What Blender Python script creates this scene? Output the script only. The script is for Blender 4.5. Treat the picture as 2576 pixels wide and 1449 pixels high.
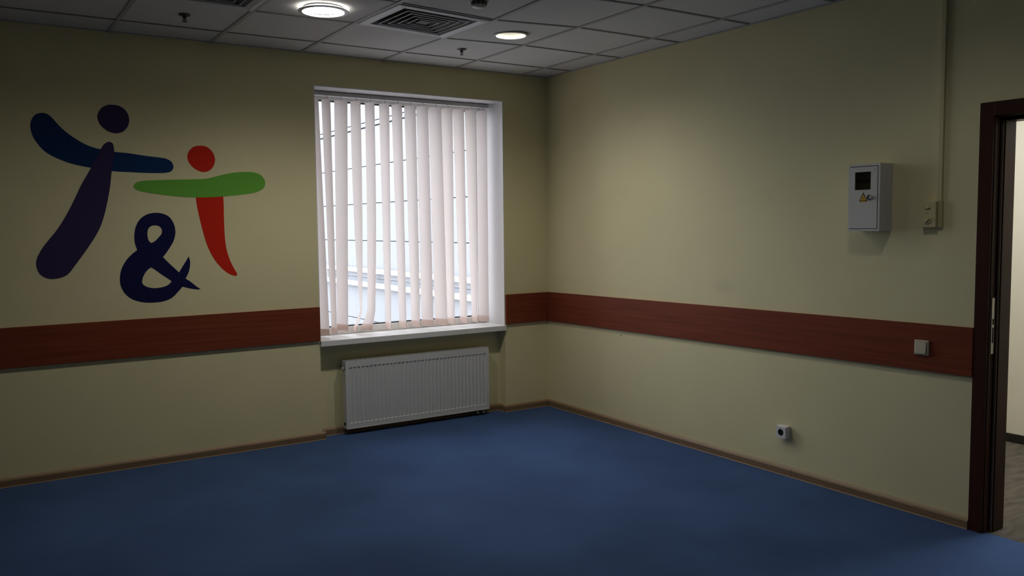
import bpy, bmesh, math, random
from mathutils import Vector, Matrix
random.seed(7)
for o in list(bpy.data.objects):
    bpy.data.objects.remove(o, do_unlink=True)
SC = bpy.context.scene
COL = SC.collection
R = math.radians

# ---------------------------------------------------------------- camera
def look():
    yaw, pitch, roll = 0.57552, -0.07311, -0.00988
    f = Vector((math.sin(yaw)*math.cos(pitch), math.cos(yaw)*math.cos(pitch), math.sin(pitch)))
    r = Vector((math.cos(yaw), -math.sin(yaw), 0)); u = r.cross(f)
    r2 = math.cos(roll)*r + math.sin(roll)*u
    u2 = -math.sin(roll)*r + math.cos(roll)*u
    m = Matrix(((r2.x, u2.x, -f.x, -4.0893), (r2.y, u2.y, -f.y, -5.7544), (r2.z, u2.z, -f.z, 1.5054), (0, 0, 0, 1)))
    return m
cam_d = bpy.data.cameras.new('camera'); cam = bpy.data.objects.new('camera', cam_d); COL.objects.link(cam)
cam_d.sensor_width = 36.0; cam_d.lens = 2141.27/2576*36.0; cam_d.clip_start = 0.02; cam_d.clip_end = 200
cam.matrix_world = look(); SC.camera = cam

# ---------------------------------------------------------------- world: flat overcast sky
W = bpy.data.worlds.new('overcast_sky'); SC.world = W; W.use_nodes = True
bg = W.node_tree.nodes['Background']
bg.inputs['Color'].default_value = (0.86, 0.92, 1.0, 1); bg.inputs['Strength'].default_value = 3.6
SC.view_settings.view_transform = 'Standard'; SC.view_settings.look = 'None'
SC.view_settings.exposure = 0.5; SC.view_settings.gamma = 1.0; SC.view_settings.use_curve_mapping = False
LAMP_GLASS = 9.0       # lit glass ring of the drop-glass downlight
LAMP_CAN = 2.0         # glow of the lamp faces inside the recessed cans
CAN_WATT = 22.0        # light thrown down by each can
LAMP_CORRIDOR = 22.0

# ---------------------------------------------------------------- materials
MATS = {}
def nodes_of(name):
    m = bpy.data.materials.new(name); m.use_nodes = True
    nt = m.node_tree; b = nt.nodes['Principled BSDF']
    return m, nt, b
def mat(name, col, rough=0.6, metal=0.0, spec=0.5, var=0.0, vscale=8.0, stretch=(1, 1, 1), bump=0.0, bscale=200.0, emit=None, estr=0.0):
    if name in MATS: return MATS[name]
    m, nt, b = nodes_of(name); L = nt.links.new
    b.inputs['Base Color'].default_value = (*col, 1); b.inputs['Roughness'].default_value = rough
    b.inputs['Metallic'].default_value = metal; b.inputs['Specular IOR Level'].default_value = spec
    geo = nt.nodes.new('ShaderNodeNewGeometry')
    if var > 0:
        mp = nt.nodes.new('ShaderNodeMapping'); mp.inputs['Scale'].default_value = stretch
        no = nt.nodes.new('ShaderNodeTexNoise'); no.inputs['Scale'].default_value = vscale; no.inputs['Detail'].default_value = 5
        L(geo.outputs['Position'], mp.inputs['Vector']); L(mp.outputs['Vector'], no.inputs['Vector'])
        mr = nt.nodes.new('ShaderNodeMapRange'); mr.inputs['From Min'].default_value = 0.25; mr.inputs['From Max'].default_value = 0.75
        mr.inputs['To Min'].default_value = 1-var; mr.inputs['To Max'].default_value = 1+var
        L(no.outputs['Fac'], mr.inputs['Value'])
        mx = nt.nodes.new('ShaderNodeVectorMath'); mx.operation = 'SCALE'; mx.inputs[0].default_value = col
        L(mr.outputs['Result'], mx.inputs['Scale']); L(mx.outputs['Vector'], b.inputs['Base Color'])
    if bump > 0:
        no2 = nt.nodes.new('ShaderNodeTexNoise'); no2.inputs['Scale'].default_value = bscale; no2.inputs['Detail'].default_value = 3
        L(geo.outputs['Position'], no2.inputs['Vector'])
        bp = nt.nodes.new('ShaderNodeBump'); bp.inputs['Strength'].default_value = bump; bp.inputs['Distance'].default_value = 0.002
        L(no2.outputs['Fac'], bp.inputs['Height']); L(bp.outputs['Normal'], b.inputs['Normal'])
    if emit:
        b.inputs['Emission Color'].default_value = (*emit, 1); b.inputs['Emission Strength'].default_value = estr
    MATS[name] = m
    return m

WALL = mat('pale_yellow_paint', (0.75, 0.68, 0.40), 0.75, var=0.025, vscale=3.0, bump=0.12, bscale=260)
def wall_right_mat():
    # same paint with a faint hand-rubbed smudge above the chair rail
    m = WALL.copy(); m.name = 'pale_yellow_paint_with_smudge'; nt = m.node_tree; L = nt.links.new
    b = nt.nodes['Principled BSDF']; src = b.inputs['Base Color'].links[0].from_socket
    geo = nt.nodes.new('ShaderNodeNewGeometry'); mp = nt.nodes.new('ShaderNodeMapping'); mp.vector_type = 'POINT'
    mp.inputs['Location'].default_value = (0, 1.936/0.11, -1.106/0.06); mp.inputs['Scale'].default_value = (1, 1/0.11, 1/0.06)
    no = nt.nodes.new('ShaderNodeTexNoise'); no.inputs['Scale'].default_value = 9
    gr = nt.nodes.new('ShaderNodeTexGradient'); gr.gradient_type = 'SPHERICAL'
    L(geo.outputs['Position'], mp.inputs['Vector']); L(mp.outputs['Vector'], gr.inputs['Vector']); L(geo.outputs['Position'], no.inputs['Vector'])
    mu = nt.nodes.new('ShaderNodeMath'); mu.operation = 'MULTIPLY'; L(gr.outputs['Fac'], mu.inputs[0]); L(no.outputs['Fac'], mu.inputs[1])
    m2 = nt.nodes.new('ShaderNodeMath'); m2.operation = 'MULTIPLY'; m2.inputs[1].default_value = 0.45; L(mu.outputs['Value'], m2.inputs[0])
    mix = nt.nodes.new('ShaderNodeMix'); mix.data_type = 'RGBA'; L(m2.outputs['Value'], mix.inputs['Factor'])
    L(src, mix.inputs['A']); mix.inputs['B'].default_value = (0.42, 0.38, 0.26, 1); L(mix.outputs['Result'], b.inputs['Base Color'])
    return m
WALLR = wall_right_mat()
WHITE_PAINT = mat('white_reveal_paint', (0.80, 0.78, 0.78), 0.6, var=0.01, vscale=4)
SILLM = mat('white_plastic_sill', (0.82, 0.81, 0.80), 0.35)
PVC = mat('white_window_plastic', (0.80, 0.78, 0.74), 0.35)
GASKET = mat('black_rubber_gasket', (0.02, 0.02, 0.022), 0.6)
RAILM = mat('mahogany_laminate', (0.200, 0.047, 0.022), 0.5, var=0.22, vscale=2.2, stretch=(0.7, 0.7, 26), spec=0.12)
SKIRT = mat('brown_plastic_skirting', (0.235, 0.150, 0.080), 0.5, var=0.12, vscale=3, stretch=(1, 1, 20))
LIP = mat('skirting_soft_lip', (0.34, 0.22, 0.12), 0.5)
CARPET = mat('blue_carpet', (0.054, 0.098, 0.220), 0.95, spec=0.1, var=0.22, vscale=1.3, bump=0.6, bscale=420)
CORRCARPET = mat('grey_streaked_carpet', (0.110, 0.098, 0.082), 0.95, spec=0.1, var=0.35, vscale=6, stretch=(1, 4.5, 1), bump=0.5, bscale=300)
CORRWALL = mat('corridor_white_paint', (0.80, 0.78, 0.72), 0.7, var=0.01)
BLACKPL = mat('black_plastic', (0.015, 0.015, 0.016), 0.35)
TILE = mat('mineral_fibre_tile', (0.66, 0.645, 0.64), 0.9, var=0.02, vscale=60, bump=0.25, bscale=350)
TBAR = mat('ceiling_grid_metal', (0.42, 0.41, 0.40), 0.55)
TBARD = mat('cross_tee_shadowed_metal', (0.22, 0.21, 0.205), 0.6)  # grid metal darkened: shadow of the tile gap is in the colour
DARKW = mat('dark_door_wood', (0.045, 0.014, 0.008), 0.45, spec=0.2, var=0.2, vscale=3, stretch=(6, 6, 0.6))
DARKW2 = mat('dark_rubber_seal', (0.10, 0.07, 0.05), 0.35)
STEEL = mat('brushed_steel', (0.62, 0.60, 0.57), 0.35, metal=0.8)
RADW = mat('radiator_enamel', (0.66, 0.66, 0.65), 0.38)
RADD = mat('radiator_grey_inside', (0.12, 0.12, 0.12), 0.7)
BRASSW = mat('valve_nickel', (0.55, 0.53, 0.50), 0.3, metal=0.9)
VENTW = mat('white_powder_coat', (0.66, 0.66, 0.70), 0.4)
VENTD = mat('dark_duct', (0.010, 0.010, 0.010), 0.9)
LOUV = mat('louver_shaded_white', (0.20, 0.20, 0.21), 0.4)  # white blades toned dark for the shade between them; rims stay white
CORE = mat('diffuser_core_grey', (0.07, 0.07, 0.07), 0.6)
BOXW = mat('grey_white_steel_paint', (0.60, 0.595, 0.565), 0.45, spec=0.3)
BOXIN = mat('box_interior', (0.55, 0.52, 0.47), 0.7)
BEIGE = mat('beige_plastic', (0.58, 0.52, 0.29), 0.6, spec=0.1)
BEIGED = mat('beige_plastic_shadow_gap', (0.10, 0.085, 0.05), 0.7)
SWITCHM = mat('ivory_switch_plastic', (0.58, 0.52, 0.385), 0.4, spec=0.3)
SOCKM = mat('white_socket_plastic', (0.74, 0.73, 0.72), 0.35)
SOCKD = mat('socket_well_grey', (0.10, 0.10, 0.105), 0.5)
YEL = mat('warning_yellow', (0.62, 0.36, 0.01), 0.5)
BLK = mat('print_black', (0.012, 0.011, 0.012), 0.5)
SPRK = mat('tarnished_sprinkler_metal', (0.055, 0.050, 0.050), 0.35, metal=0.6)
DETM = mat('detector_plastic', (0.30, 0.28, 0.24), 0.5)
TRIMW = mat('lamp_trim_white', (0.70, 0.69, 0.68), 0.4)
REFL = mat('lamp_reflector', (0.60, 0.58, 0.50), 0.35)
PANEL = mat('white_facade_panel', (0.29, 0.29, 0.305), 0.6, var=0.015, vscale=0.6)
JOINT = mat('facade_joint_backing', (0.05, 0.05, 0.055), 0.8)
LEDGE = mat('white_coated_ledge', (0.48, 0.48, 0.48), 0.5)
DARKBAND = mat('facade_grey_strip', (0.22, 0.23, 0.25), 0.5)
GROUND = mat('pale_paving', (0.30, 0.30, 0.30), 0.9, var=0.1, vscale=2)
P_PURPLE = mat('mural_purple', (0.040, 0.027, 0.085), 0.7, spec=0.12)
P_BLUE = mat('mural_blue', (0.006, 0.034, 0.115), 0.7, spec=0.12)
P_NAVY = mat('mural_navy', (0.008, 0.009, 0.060), 0.7, spec=0.12)
P_RED = mat('mural_red', (0.60, 0.022, 0.008), 0.7, spec=0.12)
P_GREEN = mat('mural_green', (0.15, 0.43, 0.055), 0.7, spec=0.12)
LAMP1 = mat('lit_frosted_glass', (0.9, 0.9, 0.88), 0.4, emit=(1.0, 0.97, 0.90), estr=LAMP_GLASS)
LAMP2 = mat('lit_lamp', (0.9, 0.9, 0.88), 0.4, emit=(1.0, 0.97, 0.90), estr=LAMP_CAN)
LAMP3 = mat('lit_corridor_panel', (0.9, 0.9, 0.9), 0.4, emit=(1.0, 0.985, 0.955), estr=LAMP_CORRIDOR)

def vane_mat(name, col, trans):
    m = bpy.data.materials.new(name); m.use_nodes = True; nt = m.node_tree; nt.nodes.clear(); L = nt.links.new
    out = nt.nodes.new('ShaderNodeOutputMaterial'); d = nt.nodes.new('ShaderNodeBsdfDiffuse'); t = nt.nodes.new('ShaderNodeBsdfTranslucent')
    d.inputs['Color'].default_value = (*col, 1); t.inputs['Color'].default_value = (*col, 1)
    geo = nt.nodes.new('ShaderNodeNewGeometry'); w = nt.nodes.new('ShaderNodeTexNoise'); w.inputs['Scale'].default_value = 900
    L(geo.outputs['Position'], w.inputs['Vector'])
    bp = nt.nodes.new('ShaderNodeBump'); bp.inputs['Strength'].default_value = 0.15; bp.inputs['Distance'].default_value = 0.001
    L(w.outputs['Fac'], bp.inputs['Height']); L(bp.outputs['Normal'], d.inputs['Normal'])
    mx = nt.nodes.new('ShaderNodeMixShader'); mx.inputs[0].default_value = trans
    L(d.outputs[0], mx.inputs[1]); L(t.outputs[0], mx.inputs[2]); L(mx.outputs[0], out.inputs['Surface'])
    return m
VANE = vane_mat('cream_blind_fabric', (0.84, 0.76, 0.73), 0.46)
POCKET = vane_mat('cream_blind_fabric_double', (0.80, 0.66, 0.59), 0.40)
def glass_mat(name, tint=(1, 1, 1), rough=0.0, ior=1.45):
    m = bpy.data.materials.new(name); m.use_nodes = True; nt = m.node_tree; nt.nodes.clear(); L = nt.links.new
    out = nt.nodes.new('ShaderNodeOutputMaterial'); t = nt.nodes.new('ShaderNodeBsdfTransparent'); g = nt.nodes.new('ShaderNodeBsdfGlossy')
    t.inputs['Color'].default_value = (*tint, 1); g.inputs['Roughness'].default_value = rough
    fr = nt.nodes.new('ShaderNodeFresnel'); fr.inputs['IOR'].default_value = ior
    mx = nt.nodes.new('ShaderNodeMixShader'); L(fr.outputs[0], mx.inputs[0]); L(t.outputs[0], mx.inputs[1]); L(g.outputs[0], mx.inputs[2])
    L(mx.outputs[0], out.inputs['Surface'])
    return m
GLASS = glass_mat('window_glass', (0.96, 0.97, 0.99))
GLASSD = glass_mat('smoky_inspection_glass', (0.80, 0.79, 0.76))

# ---------------------------------------------------------------- mesh helpers
ORG = {}
def box(bm, x0, x1, y0, y1, z0, z1):
    x0, x1 = min(x0, x1), max(x0, x1); y0, y1 = min(y0, y1), max(y0, y1); z0, z1 = min(z0, z1), max(z0, z1)
    v = [bm.verts.new(p) for p in ((x0, y0, z0), (x1, y0, z0), (x1, y1, z0), (x0, y1, z0), (x0, y0, z1), (x1, y0, z1), (x1, y1, z1), (x0, y1, z1))]
    for f in ((0, 3, 2, 1), (4, 5, 6, 7), (0, 1, 5, 4), (1, 2, 6, 5), (2, 3, 7, 6), (3, 0, 4, 7)):
        bm.faces.new([v[i] for i in f])
    return v
def prism(bm, pts, d):
    """closed polygon (3D points) extruded by vector d"""
    a = [bm.verts.new(p) for p in pts]; b = [bm.verts.new(Vector(p)+Vector(d)) for p in pts]; n = len(pts)
    bm.faces.new(a[::-1]); bm.faces.new(b)
    for i in range(n): bm.faces.new((a[i], a[(i+1) % n], b[(i+1) % n], b[i]))
def lathe(bm, prof, c, axis='z', n=32):
    """profile of (radius, height) turned about an axis through c"""
    rings = []
    for (r, h) in prof:
        ring = []
        for k in range(n):
            a = 2*math.pi*k/n; p, q = r*math.cos(a), r*math.sin(a)
            if axis == 'z': co = (c[0]+p, c[1]+q, c[2]+h)
            elif axis == 'x': co = (c[0]+h, c[1]+p, c[2]+q)
            else: co = (c[0]+p, c[1]+h, c[2]+q)
            ring.append(bm.verts.new(co))
        rings.append(ring)
    for a, b in zip(rings, rings[1:]):
        for k in range(n):
            bm.faces.new((a[k], a[(k+1) % n], b[(k+1) % n], b[k]))
    bm.faces.new(rings[0][::-1]); bm.faces.new(rings[-1])
def tube(bm, pts, r, n=10):
    prev = None
    pts = [Vector(p) for p in pts]
    for i, p in enumerate(pts):
        t = (pts[min(i+1, len(pts)-1)]-pts[max(i-1, 0)]).normalized()
        up = Vector((0, 0, 1)) if abs(t.z) < 0.9 else Vector((1, 0, 0))
        a = t.cross(up).normalized(); b = t.cross(a)
        ring = [bm.verts.new(p+r*(math.cos(2*math.pi*k/n)*a+math.sin(2*math.pi*k/n)*b)) for k in range(n)]
        if prev:
            for k in range(n): bm.faces.new((prev[k], prev[(k+1) % n], ring[(k+1) % n], ring[k]))
        else: bm.faces.new(ring)
        prev = ring
    bm.faces.new(prev)
def B(*boxes):
    bm = bmesh.new()
    for b in boxes: box(bm, *b)
    return bm
def obj(name, bm, m, parent=None, smooth=False, bevel=0.0, seg=2):
    if bevel > 0:
        bmesh.ops.bevel(bm, geom=list(bm.edges), offset=bevel, segments=seg, profile=0.5, affect='EDGES', clamp_overlap=True)
    bmesh.ops.recalc_face_normals(bm, faces=bm.faces)
    if parent is None:
        xs = [v.co for v in bm.verts]
        lo = [min(v[i] for v in xs) for i in range(3)]; hi = [max(v[i] for v in xs) for i in range(3)]
        org = Vector(((lo[0]+hi[0])/2, (lo[1]+hi[1])/2, lo[2]))
    else: org = ORG[parent.name]
    bmesh.ops.translate(bm, verts=bm.verts, vec=-org)
    me = bpy.data.meshes.new(name); bm.to_mesh(me); bm.free()
    me.materials.append(m)
    o = bpy.data.objects.new(name, me); COL.objects.link(o)
    if smooth:
        for p in me.polygons: p.use_smooth = True
        me.set_sharp_from_angle(angle=R(35))
    if parent is None: o.location = org
    else: o.parent = parent
    ORG[o.name] = org
    return o
def tag(o, label=None, cat=None, group=None, kind=None):
    if label: o['label'] = label
    if cat: o['category'] = cat
    if group: o['group'] = group
    if kind: o['kind'] = kind
    return o
def thing(name, loc, label, cat, group=None, kind=None):
    o = bpy.data.objects.new(name, None); COL.objects.link(o); o.location = loc; o.empty_display_size = 0.05
    ORG[o.name] = Vector(loc)
    return tag(o, label, cat, group, kind)

# ---------------------------------------------------------------- dimensions (metres)
H = 2.7037                      # ceiling
XL, YB = -5.75, -7.60           # left wall, wall behind the camera
WX0, WX1 = -1.978, -0.425       # window opening
WZ0, WZ1 = 0.700, 2.490
NICHE = 0.092                   # depth of the radiator niche under the sill
FR = 0.270                      # face of the window frame
HT = H+0.35
# ---------------------------------------------------------------- setting
tag(obj('floor', B((XL-0.2, 0.02, YB-0.2, NICHE, -0.12, 0.0)), CARPET), 'blue fitted carpet covering the whole room floor', 'floor', kind='structure')
wb = bmesh.new()
box(wb, XL-0.2, WX0, 0, 0.45, -0.12, HT); box(wb, WX1, 0.14, 0, 0.45, -0.12, HT)
box(wb, WX0, WX1, 0, 0.45, WZ1, HT); box(wb, WX0, WX1, NICHE, 0.45, -0.12, 0.665)
wall_back = tag(obj('wall_back', wb, WALL), 'pale yellow wall holding the window and the painted figures', 'wall', kind='structure')
DY0, DY1, DZ = -3.600, -4.52, 2.010      # rough door opening
wr = bmesh.new()
box(wr, 0, 0.14, DY0, 0, -0.12, HT); box(wr, 0, 0.14, YB-0.2, DY1, -0.12, HT); box(wr, 0, 0.14, DY1, DY0, DZ, HT)
tag(obj('wall_right', wr, WALLR), 'pale yellow wall holding the grey meter box and the doorway', 'wall', kind='structure')
tag(obj('wall_left', B((XL-0.2, XL, YB-0.2, 0, -0.12, HT)), WALL), 'pale yellow side wall out of view on the left', 'wall', kind='structure')
tag(obj('wall_front', B((XL, 0, YB-0.2, YB, -0.12, HT)), WALL), 'pale yellow wall behind the viewer', 'wall', kind='structure')

# chair rails (slightly off level, as fitted)
def rail(name, axis, a0, a1, za, zb, k, label):
    bm = bmesh.new(); t = 0.018
    za0, zb0, za1, zb1 = za+k*a0, zb+k*a0, za+k*a1, zb+k*a1
    if axis == 'x': prism(bm, [(a0, 0, zb0), (a1, 0, zb1), (a1, 0, za1), (a0, 0, za0)], (0, -t, 0))
    else: prism(bm, [(0, a0, zb0), (0, a1, zb1), (0, a1, za1), (0, a0, za0)], (-t, 0, 0))
    return tag(obj(name, bm, RAILM, bevel=0.0015, seg=1), label, 'rail', kind='structure')
rail('trim_1', 'x', XL+0.001, WX0-0.002, 0.9543, 0.7156, 0.0037, 'long mahogany wall rail under the painted figures')
rail('trim_2', 'x', WX1+0.002, -0.0185, 0.9543, 0.7156, 0.0037, 'short mahogany wall rail between window and corner')
trim3 = rail('trim_3', 'y', -3.549, -0.0005, 0.9543, 0.7156, -0.0107, 'mahogany wall rail running from corner to doorway with a light switch')
def dot(name, x, y, z, r, m, parent, depth=0.0015):
    bm = bmesh.new(); lathe(bm, [(r, 0), (r*0.8, -depth)], (x, y, z), 'x', 10); return obj(name, bm, m, parent)
dot('screw', -0.0180, -0.86, 0.885, 0.0035, BLK, trim3)

# skirting: board with a soft lip on top and at the carpet
def skirting(name, p0, p1, nrm, label, caps=()):
    p0 = Vector(p0); p1 = Vector(p1); n = Vector(nrm); d = p1-p0
    root = thing(name, ((p0.x+p1.x)/2, (p0.y+p1.y)/2, 0.0), label, 'skirting', kind='structure')
    def run(prof, m, nm):
        bm = bmesh.new(); prism(bm, [p0+n*a+Vector((0, 0, z)) for a, z in prof], d); return obj(nm, bm, m, root)
    run([(0, 0.0), (0.013, 0.0), (0.017, 0.004), (0.017, 0.038), (0.012, 0.047), (0.0, 0.047)], SKIRT, 'board')
    run([(0, 0.047), (0.0115, 0.047), (0.006, 0.053), (0.0, 0.055)], LIP, 'top_lip')
    run([(0.0132, 0.0), (0.021, 0.0), (0.0205, 0.0025), (0.0172, 0.0045)], LIP, 'bottom_lip')
    return root
skirting('baseboard_back', (XL+0.001, 0, 0), (WX0+0.021, 0, 0), (0, -1, 0), 'brown plastic skirting under the painted figures')
skirting('baseboard_niche', (WX0+0.001, NICHE, 0), (WX1-0.001, NICHE, 0), (0, -1, 0), 'brown plastic skirting behind the radiator')
skirting('baseboard_return', (WX1, NICHE-0.0175, 0), (WX1, 0.0005, 0), (-1, 0, 0), 'tiny brown skirting return at the right side of the radiator niche')
skirting('baseboard_corner', (WX1-0.021, 0, 0), (-0.022, 0, 0), (0, -1, 0), 'short brown plastic skirting between radiator niche and corner')
skr = skirting('baseboard_right', (0, -0.0005, 0), (0, -3.548, 0), (-1, 0, 0), 'brown plastic skirting below the power socket')
bm = bmesh.new(); prism(bm, [Vector((-a, -2.493, z)) for a, z in [(0, 0.0), (0.0145, 0.0), (0.0178, 0.004), (0.0178, 0.038), (0.013, 0.0478), (0.0, 0.0478)]], (0, -0.002, 0)); obj('joint_seam', bm, BLK, skr)

# ---------------------------------------------------------------- suspended ceiling
A0, B0, T = 0.3408, 0.2585, 0.6
SAG = {(2, 3): -0.018, (3, 3): -0.028, (3, 4): -0.010, (4, 3): -0.016, (2, 4): 0.004, (1, 4): 0.003, (4, 4): -0.008}
def xj(j): return 0.0 if j == 0 else max(-B0-T*(j-1), XL)
def yi(i): return 0.0 if i == 0 else max(-A0-T*(i-1), YB)
def node(i, j): return Vector((xj(j), yi(i), H+SAG.get((i, j), 0.0)))
NJ, NI = 11, 14
ceil = tag(obj('ceiling', B((XL-0.2, 0.14, YB-0.2, 0.45, HT, HT+0.15)), mat('concrete_slab', (0.3, 0.3, 0.3), 0.9)), 'suspended ceiling of square pale mineral tiles in a metal grid', 'ceiling', kind='structure')
LIGHT1, LIGHT2 = (-2.352, -1.206), (-1.128, -1.205)
HOLES = {(2, 4): (*LIGHT1, 0.100), (2, 2): (*LIGHT2, 0.104)}
MORE = {(6, 2): (0.38, 'recessed lit downlight above the frame, in front of the meter box'),      # throws the straight shadows under meter box and thermostat
        (2, 6): (0.26, 'unseen downlight added above the frame to brighten the far left wall')}  # second one is added out of view to lift the far left wall
for k in MORE: HOLES[k] = (xj(k[1])-0.3, yi(k[0])-0.3, 0.104)
VENTS = {(2, 3), (2, 5)}
TU = 0.005                      # tile face sits above the grid flanges
def bil(i, j, x, y):
    p00, p10, p01, p11 = node(i, j), node(i+1, j), node(i, j+1), node(i+1, j+1)
    s = (y-p00.y)/(p10.y-p00.y); t = (x-p00.x)/(p01.x-p00.x)
    return (p00.z*(1-s)+p10.z*s)*(1-t)+(p01.z*(1-s)+p11.z*s)*t
tile_cache = {}
for i in range(NI):
    for j in range(NJ):
        if xj(j+1) >= xj(j)-0.03 or yi(i+1) >= yi(i)-0.03 or (i, j) in VENTS: continue
        c = [node(i, j), node(i, j+1), node(i+1, j+1), node(i+1, j)]
        sags = any(k in SAG for k in ((i, j), (i, j+1), (i+1, j+1), (i+1, j)))
        plain = not sags and (i, j) not in HOLES and i > 0 and j > 0 and i < NI-1 and j < NJ-2
        if plain and tile_cache:
            src = tile_cache['t']; o = src.copy(); COL.objects.link(o); o.parent = ceil
            o.location = src.location + (c[0]-tile_cache['c'])
            continue
        bm = bmesh.new(); up = Vector((0, 0, TU)); th = Vector((0, 0, 0.015))
        if (i, j) in HOLES:
            hx, hy, hr = HOLES[(i, j)]; n = 48
            cen = (c[0]+c[2])/2
            inner, outer = [], []
            for k in range(n):
                a = 2*math.pi*k/n+math.pi/4; dx, dy = math.cos(a), math.sin(a)
                x, y = hx+hr*dx, hy+hr*dy; inner.append(Vector((x, y, bil(i, j, x, y)))+up)
                tx = ((c[0].x-hx)/dx if dx > 0 else (c[1].x-hx)/dx) if abs(dx) > 1e-9 else 9
                ty = ((c[0].y-hy)/dy if dy > 0 else (c[2].y-hy)/dy) if abs(dy) > 1e-9 else 9
                t = min(tx, ty); x, y = hx+t*dx, hy+t*dy; outer.append(Vector((x, y, bil(i, j, x, y)))+up)
            vi = [bm.verts.new(p) for p in inner]; vo = [bm.verts.new(p) for p in outer]
            vit = [bm.verts.new(p+th) for p in inner]; vot = [bm.verts.new(p+th) for p in outer]
            for k in range(n):
                q = (k+1) % n
                bm.faces.new((vi[k], vi[q], vo[q], vo[k])); bm.faces.new((vit[k], vot[k], vot[q], vit[q]))
                bm.faces.new((vi[k], vit[k], vit[q], vi[q])); bm.faces.new((vo[k], vo[q], vot[q], vot[k]))
        else:
            prism(bm, [p+up for p in c], th)
        o = obj('tile', bm, TILE, ceil)
        if plain: tile_cache['t'] = o; tile_cache['c'] = c[0]
def strip(name, pts, w, m, lo=0.0, hi=0.006):
    """grid flange following nodes; w = half width vector"""
    bm = bmesh.new(); w = Vector(w)
    for a, b in zip(pts, pts[1:]):
        prism(bm, [a-w+Vector((0, 0, lo)), a+w+Vector((0, 0, lo)), b+w+Vector((0, 0, lo)), b-w+Vector((0, 0, lo))], (0, 0, hi-lo))
    return obj(name, bm, m, ceil)
for j in range(1, NJ):
    if xj(j) > XL+0.02: strip('main_runner', [node(i, j) for i in range(NI+1) if i == 0 or yi(i) < yi(i-1)], (0.012, 0, 0), TBAR, 0.0, 0.0055)
for i in range(1, NI):
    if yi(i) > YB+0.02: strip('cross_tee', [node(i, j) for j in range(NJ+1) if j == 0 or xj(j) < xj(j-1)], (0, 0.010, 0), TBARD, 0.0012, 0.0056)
for nm, b in (('wall_angle', (XL, 0, -0.02, 0, H, H+0.0055)), ('wall_angle', (-0.02, 0, YB, -0.02, H, H+0.0055))): obj(nm, B(b), TBAR, ceil)

# ---------------------------------------------------------------- window
win = thing('window_1', ((WX0+WX1)/2, 0.2, WZ0), 'white framed window in a deep white reveal behind the blind', 'window', kind='structure')
e = 0.001
for b in ((WX0, WX0+0.006, 0.0005, FR, WZ0+0.006, WZ1), (WX1-0.006, WX1, 0.0005, FR, WZ0+0.006, WZ1), (WX0+0.006, WX1-0.006, 0.0005, FR, WZ1-0.006, WZ1)):
    obj('reveal_lining', B(b), WHITE_PAINT, win)
obj('window_sill', B((WX0+0.001, WX1-0.001, -0.022, FR+0.02, 0.664, WZ0+0.006)), SILLM, win, bevel=0.004)
fx0, fx1, fz0, fz1 = WX0, WX1, WZ0+0.006, WZ1
gx0, gx1, gz0, gz1 = WX0+0.062, WX1-0.062, 0.768, WZ1-0.062
for b in ((fx0, fx1, FR, FR+0.07, fz0, gz0-0.008), (fx0, fx1, FR, FR+0.07, gz1+0.008, fz1), (fx0, gx0-0.008, FR, FR+0.07, gz0-0.008, gz1+0.008), (gx1+0.008, fx1, FR, FR+0.07, gz0-0.008, gz1+0.008)):
    obj('frame', B(b), PVC, win, bevel=0.004)
for b in ((gx0-0.008, gx1+0.008, FR+0.016, FR+0.05, gz0-0.008, gz0), (gx0-0.008, gx1+0.008, FR+0.016, FR+0.05, gz1, gz1+0.008), (gx0-0.008, gx0, FR+0.016, FR+0.05, gz0, gz1), (gx1, gx1+0.008, FR+0.016, FR+0.05, gz0, gz1)):
    obj('gasket', B(b), GASKET, win)
bm = bmesh.new(); v = [bm.verts.new(p) for p in ((gx0, FR+0.032, gz0), (gx1, FR+0.032, gz0), (gx1, FR+0.032, gz1), (gx0, FR+0.032, gz1))]; bm.faces.new(v); obj('pane', bm, GLASS, win)

# ---------------------------------------------------------------- door
door = thing('door_1', (0.07, (DY0+DY1)/2, 0), 'open doorway with dark brown wooden casing into the corridor', 'doorway', kind='structure')
CO, CI, CT, CTI = -3.549, -3.613, 2.060, 1.996
for nm, b in (('casing', (-0.014, 0, CI, CO, 0, CT)), ('casing', (-0.014, 0, DY1-0.05, DY1+0.013, 0, CT)), ('casing', (-0.014, 0, DY1+0.013, CI, CTI, CT)),
              ('jamb', (0, 0.150, CI-0.004, DY0, 0, DZ)), ('jamb', (0, 0.150, DY1, DY1+0.017, 0, DZ)), ('head_jamb', (0, 0.150, DY1+0.017, CI-0.004, CTI-0.004, DZ)),
              ('stop', (0.056, 0.150, CI-0.022, CI-0.004, 0, CTI-0.004)), ('stop', (0.056, 0.150, DY1+0.017, DY1+0.035, 0, CTI-0.004)), ('stop', (0.056, 0.150, DY1+0.035, CI-0.022, CTI-0.022, CTI-0.004))):
    obj(nm, B(b), DARKW, door, bevel=0.002, seg=2)
bm = bmesh.new(); tube(bm, [(0.050, CI-0.012, 0.0), (0.050, CI-0.012, CTI-0.02)], 0.006, 10); obj('seal', bm, DARKW2, door, smooth=True)
bm = B((0.148, 0.160, CO-0.03, CI-0.016, 0, CT)); obj('corridor_casing', bm, mat('door_wood_corridor_face', (0.10, 0.062, 0.045), 0.5), door)
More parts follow.
